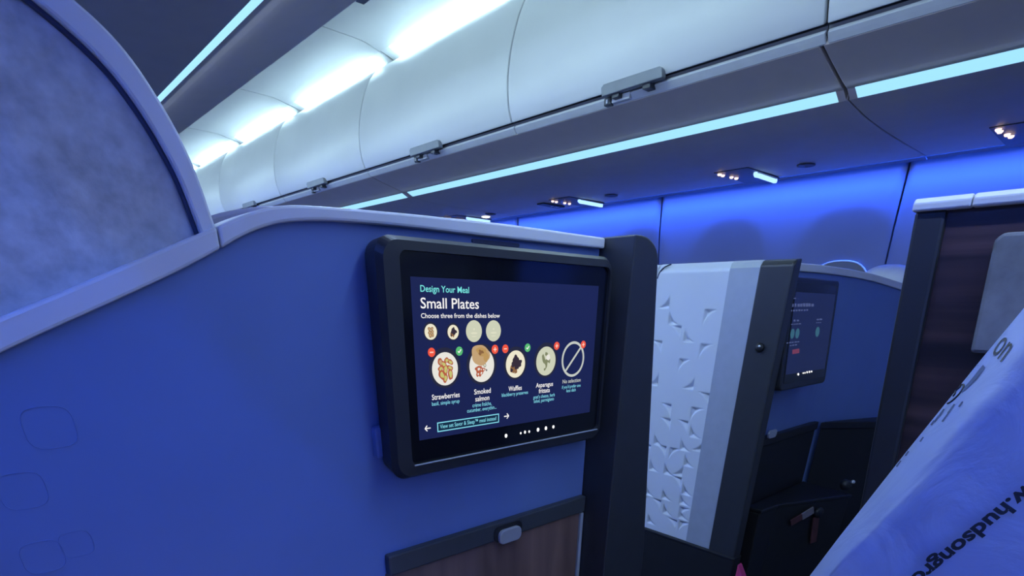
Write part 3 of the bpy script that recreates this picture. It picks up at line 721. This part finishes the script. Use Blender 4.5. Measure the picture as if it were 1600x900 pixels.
ott = thing('footrest', 'dark footrest box low in the suite across the aisle', 'footrest', (2.1, .7, FL))
bm = bmesh.new(); prism(bm, [(1.86, .79, FL), (1.86, .74, FL), (1.97, .73, FL), (2.31, .60, FL), (2.34, .79, FL)], Vector((0, 0, -.655 - FL)), .004); obj('box', bm, M['dark'], ott)
bm = bmesh.new(); prism(bm, [(1.86, .79, -.655), (1.86, .735, -.655), (1.97, .725, -.655), (2.315, .593, -.655), (2.345, .79, -.655)], Vector((0, 0, .014)), .004); obj('lid', bm, M['blacker'], ott)
# seat belt hanging there
ON = Vector((.13, .34, 0)).normalized(); OP = Vector((1.97, .7225, -.7))
def onO(px, py, out=.0): v = ray(px, py); return v * ((OP.dot(ON) - out) / v.dot(ON))
bt = thing('seat_belt', 'dark red seat belt with a pale tag hanging low across the aisle', 'seat belt', onO(1275, 830))
def flat(a, b, wd, th, m, name):
    d = (b - a).normalized(); q = d.cross(ON).normalized() * wd / 2
    bm = bmesh.new(); prism(bm, [a - q, a + q, b + q, b - q], ON * th, .001); return obj(name, bm, m, bt)
flat(onO(1236, 818, .006), onO(1256, 806, .006), .026, .005, M['strap'], 'strap')
flat(onO(1254, 808, .008), onO(1272, 797, .008), .028, .006, M['strapmetal'], 'tag')
flat(onO(1276, 808, .006), onO(1271, 848, .006), .030, .005, M['strap'], 'strap')
bm = bmesh.new(); lathe(bm, [(.018, 0), (.022, .006), (.018, .014), (.001, .015)], onO(1277, 800, .001), -ON, 16); obj('buckle', bm, M['blacker'], bt, True)
# pink cloth corner in the aisle
pk = [onX(1159, 878, 1.70), onX(1168, 902, 1.70), onX(1153, 905, 1.70)]
bm = bmesh.new(); base = [Vector((p.x, p.y, p.z)) for p in pk]
prism(bm, [base[0], base[1], base[1] + Vector((0, -.02, -.30)), base[2] + Vector((0, .02, -.30)), base[2]], Vector((-.03, 0, 0)), .004)
tag(obj('pink_cloth', bm, M['pink']), 'small corner of pink cloth at the bottom edge by the black post', 'cloth')

# its monitor
A_ = math.radians(5.4)
fm = thing('aisle_monitor', 'smaller dim monitor across the aisle behind the black post', 'monitor', (1.95, .79, -.07))
def tilt(x, y, z):
    p = Vector((x, y, z - .083)); return Vector((x, .757 + (p.y) * math.cos(A_) + p.z * math.sin(A_), .083 + p.z * math.cos(A_) - p.y * math.sin(A_)))
def tb(pts, y0, y1, m, name, parent, bw=0):
    bm = bmesh.new(); d = tilt(0, y1, 0) - tilt(0, y0, 0); prism(bm, [tilt(x, y0, z) for x, z in pts], d, bw); return obj(name, bm, m, parent)
tb(rrect(1.778, -.232, 2.135, .086, .016), 0, .035, M['case'], 'casing', fm, .004)
gl = tb(rrect(1.795, -.212, 2.118, .070, .006), -.0012, 0, M['bezel'], 'screen_glass', fm)
F_bg = emit('far_display', (.008, .013, .050), 1, (.01, .012, .03)); F_txt = emit('far_text', (.06, .08, .19), 1); F_teal = emit('far_teal', (.03, .10, .15), 1); F_red = emit('far_red', (.14, .035, .075), 1)
ds = tb(rrect(1.800, -.185, 2.108, .045, .002), -.0018, -.0012, F_bg, 'display', fm)
def fpx(px, py):
    v = ray(px, py); # plane through tilt(0,0,0) and tilt(0,0,1)
    a = tilt(0, -.002, 0); n_ = Vector((0, math.cos(A_), -math.sin(A_))); return v * (a.dot(n_) / v.dot(n_))
def fbar(px0, py0, px1, py1, hp, m, name, seg=1):
    bm = bmesh.new(); r_ = random.Random(int(px0 + py0))
    for k in range(seg):
        s0 = k / seg; s1 = (k + (.6 + .35 * r_.random() if seg > 1 else 1)) / seg
        q0 = (px0 + (px1 - px0) * s0, py0 + (py1 - py0) * s0); q1 = (px0 + (px1 - px0) * s1, py0 + (py1 - py0) * s1)
        hh = hp * (.75 + .25 * r_.random()) if seg > 1 else hp
        bm.faces.new([bm.verts.new(p) for p in (fpx(*q0), fpx(*q1), fpx(q1[0], q1[1] - hh), fpx(q0[0], q0[1] - hh))])
    obj(name, bm, m, ds)
fbar(1236, 467.5, 1245, 467, 2.5, F_txt, 'text_line', 3); fbar(1233, 479.5, 1272, 479, 5.5, F_txt, 'heading_line', 9); fbar(1231, 487, 1264, 485.5, 3, F_txt, 'text_line', 8)
fbar(1240, 502.5, 1250, 502, 3.2, F_txt, 'text_line', 2); fbar(1276, 500.5, 1285, 500, 3, F_txt, 'text_line', 2); fbar(1236, 507.5, 1252, 506.5, 1.6, F_txt, 'text_line', 4); fbar(1275, 505, 1284, 504.5, 1.6, F_txt, 'text_line', 3)
fbar(1229, 537, 1250, 534.5, 2, F_txt, 'text_line', 5); fbar(1234, 541, 1246, 539.5, 2, F_txt, 'text_line', 3)
fbar(1238, 553.5, 1249, 551.5, 7, F_red, 'button')
for px, py in ((1238.2, 521.5), (1246, 521), (1277.3, 518.5)):
    bm = bmesh.new(); bm.faces.new([bm.verts.new(fpx(px + 3.2 * math.cos(a) + 1.0 * math.sin(a), py - 8 * math.sin(a))) for a in [2 * math.pi * i / 20 for i in range(20)]]); obj('plate_picture', bm, F_teal, ds)
for px, py, r in ((1247.3, 584.8, 1.5), (1255, 583, 1.0), (1257.5, 582.6, 1.0), (1261, 581.6, 1.3), (1264.6, 581, 1.3), (1268, 580.5, 1.2)):
    bm = bmesh.new(); bm.faces.new([bm.verts.new(fpx(px + r * .8 * math.cos(a), py - r * 1.3 * math.sin(a)) - Vector((0, .0005, 0))) for a in [2 * math.pi * i / 12 for i in range(12)]]); obj('indicator_light', bm, E_dot, gl)

# pale headrest of the seat beyond, right of the partition
c = Vector((2.90, .84, .06))
bm = bmesh.new(); bmesh.ops.create_uvsphere(bm, u_segments=32, v_segments=20, radius=1)
for v in bm.verts:
    p = v.co.copy(); v.co = Vector((c.x + .09 * math.copysign(abs(p.x) ** .8, p.x), c.y + .12 * math.copysign(abs(p.y) ** .8, p.y), c.z + .115 * math.copysign(abs(p.z) ** .85, p.z)))
hr = thing('seat_headrest', 'pale rounded headrest between the far partition and the black door frame', 'headrest', (c.x, c.y, FL))
obj('cushion', bm, M['pillow'], hr, True)
bm = bmesh.new(); box(bm, (c.x - .03, c.y - .02, FL), (c.x + .07, c.y + .12, c.z - .05), .02); obj('backrest', bm, M['seat'], hr)

# ------------------------------------------------------------------ plastic shopping bag in the foreground
fn = Vector((-.93, -.22, .28)).normalized()                    # normal of the bag's broad face
f0 = ray(1500, 800).normalized() * .46
def onF(px, py, lift=0): v = ray(px, py); return v * ((f0.dot(fn) + lift) / v.dot(fn))
bag = thing('shopping_bag', 'translucent bluish white plastic shopping bag with black web address, in front', 'bag', (.62, .0, -.72))
crest_px = [(1760, 285), (1680, 382), (1600, 481), (1540, 553), (1480, 627), (1420, 701), (1365, 771), (1312, 838), (1265, 900), (1225, 955), (1190, 1010)]
fold_px = [(1790, 470), (1700, 535), (1610, 604), (1555, 648), (1492, 706), (1440, 757), (1388, 806), (1340, 856), (1300, 900), (1255, 955), (1215, 1010)]
rows = []; NS = 60
def lerp(pts, s):
    s = s * (len(pts) - 1); i = min(int(s), len(pts) - 2); q = s - i; return (pts[i][0] * (1-q) + pts[i+1][0] * q, pts[i][1] * (1-q) + pts[i+1][1] * q)
from mathutils import noise
def wr(p, a): return a * (noise.noise(p * 14) + .6 * noise.noise(p * 31 + Vector((5, 2, 9))))
for i in range(NS + 1):
    s = i / NS; cp = lerp(crest_px, s); fp_ = lerp(fold_px, s)
    F = onF(*fp_); Cc = ray(*cp).normalized() * (F.length + .050)
    row = []
    back = Vector((.85, .22, -.30))
    out = (Cc - F).normalized()
    # the back of the bag, over the crest, down the gusset to the fold, then the broad face
    row += [Cc + back * .16 + Vector((.02, 0, -.35)), Cc + back * .15 - out * .03, Cc + back * .09 - out * .004, Cc + back * .03, Cc]
    for k in range(1, 10):
        t = k / 10; p = Cc.lerp(F, t) + fn * .010 * math.sin(math.pi * t); row.append(p + fn * wr(p, .0045))
    row.append(F)
    dn = fn.cross((onF(*lerp(fold_px, min(1, s + .02))) - onF(*lerp(fold_px, max(0, s - .02)))).normalized())
    if dn.dot(Vector((0, 0, -1))) < 0: dn = -dn
    for k in range(1, 21):
        p = F + dn * (.32 * k / 20); row.append(p + fn * (wr(p, .0022) * min(1, k / 3) ))
    p = row[-1]; row += [p + back * .05 + dn * .01, p + back * .16]
    rows.append(row)
bm = bmesh.new(); V = [[bm.verts.new(p) for p in r_] for r_ in rows]; nc = len(rows[0])
for i in range(NS):
    for j in range(nc): bm.faces.new((V[i][j], V[i+1][j], V[i+1][(j+1) % nc], V[i][(j+1) % nc]))
bm.faces.new(V[0]); bm.faces.new(V[-1][::-1])
obj('bag_body', bm, M['bag'], bag, True)
# lettering on the broad face: reads downwards to the left, upside down
def tw(body):
    me = text_mesh(body, .03); xs = [v.co.x for v in me.vertices]; r = max(xs) - min(xs); bpy.data.meshes.remove(me); return r
pa, pb = Vector((1588.5, 767.8)), Vector((1450.5, 879.2))          # from the dot to the r of ".hudsongr"
full = 'www.hudsongroup.com'
k = (pb - pa).length / tw('.hudsongr'); d_ = (pb - pa).normalized()
w0 = tw('www.h') - tw('.h'); q0 = pa - d_ * (w0 * k); q1 = q0 + d_ * (tw(full) * k)
def face_text(body, a, b, cap_px, m, name, bold):
    A, B = onF(*a, .004), onF(*b, .004)
    d = (Vector(b) - Vector(a)).normalized()
    U = onF(a[0] + d.y * cap_px, a[1] - d.x * cap_px, .004) - A
    put_text(name, body, A, B, U.length, m, bag, up=U, bold=bold)
face_text(full, q0, q1, 23.5, M['ink'], 'web_address', .035)
# lettering and marks on the gusset, near the crest
from mathutils.bvhtree import BVHTree
BV = BVHTree.FromPolygons([p for r_ in rows for p in r_], [(i * nc + j, (i + 1) * nc + j, (i + 1) * nc + j + 1, i * nc + j + 1) for i in range(NS) for j in range(nc - 1)])
def onB(px, py, lift=.0012):
    d = ray(px, py).normalized(); hit = BV.ray_cast(Vector((0, 0, 0)), d)[0]
    if hit is None:                                   # just past the crest: slide inwards
        return onB(px + 2, py + 1.6, lift)
    return hit - d * lift
def band_poly(pts, name, m):
    bm = bmesh.new(); bm.faces.new([bm.verts.new(onB(*p)) for p in pts]); obj(name, bm, m, bag)
me = text_mesh('on', .0); xs = [v.co.x for v in me.vertices]; x0, x1 = min(xs), max(xs)
for v in me.vertices:
    u, h = (v.co.x - x0) / (x1 - x0), v.co.y / .53
    v.co = onB(1549 + 14.5 * u + 23 * h, 550.5 + 15.5 * u - 31 * h)
link('shop_name', me, M['ink'], bag)
band_poly([(1536, 570), (1539, 574), (1534, 581), (1526, 592), (1514, 604), (1502, 614), (1504, 608), (1518, 592), (1530, 577)], 'logo_mark', M['inkgrey'])
bm = bmesh.new(); pts = [onB(1492 + 20 * math.cos(a) * .68 - 5 * math.sin(a) * .73, 615.5 - 20 * math.cos(a) * .73 - 5 * math.sin(a) * .68) for a in [math.radians(q) for q in range(-160, 120, 14)]]
tube(bm, pts, .0006, 6); obj('logo_mark', bm, M['ink'], bag)
for x, y, l in ((1480, 634, 12), (1472, 646, 14), (1465, 640, 9), (1457, 650, 8), (1451, 656, 6), (1495, 627, 7), (1434, 682, 6), (1411, 704, 6), (1404, 710, 7), (1398, 720, 8), (1502, 585, 5), (1518, 566, 5), (1528, 557, 5)):
    x += 5; y += 4
    band_poly([(x - .45 * l, y + .6 * l), (x - .45 * l + 2.6, y + .6 * l + 1), (x + .45 * l + 2, y - .6 * l + 1), (x + .45 * l, y - .6 * l)], 'print_mark', M['inkgrey'])

# the unseen seat under the bag, widened and paled to bounce warm light
st_ = thing('suite_seat', 'unseen seat of our own suite under the plastic bag, paled to bounce light', 'seat', (.5, -.2, FL))
bm = bmesh.new(); box(bm, (-.28, -.75, -.83), (.90, .35, -.72), .03, 3); obj('seat_cushion', bm, M['seat'], st_)
bm = bmesh.new(); box(bm, (-.24, -.70, FL), (.85, .28, -.83), .01); obj('base', bm, M['dark'], st_)
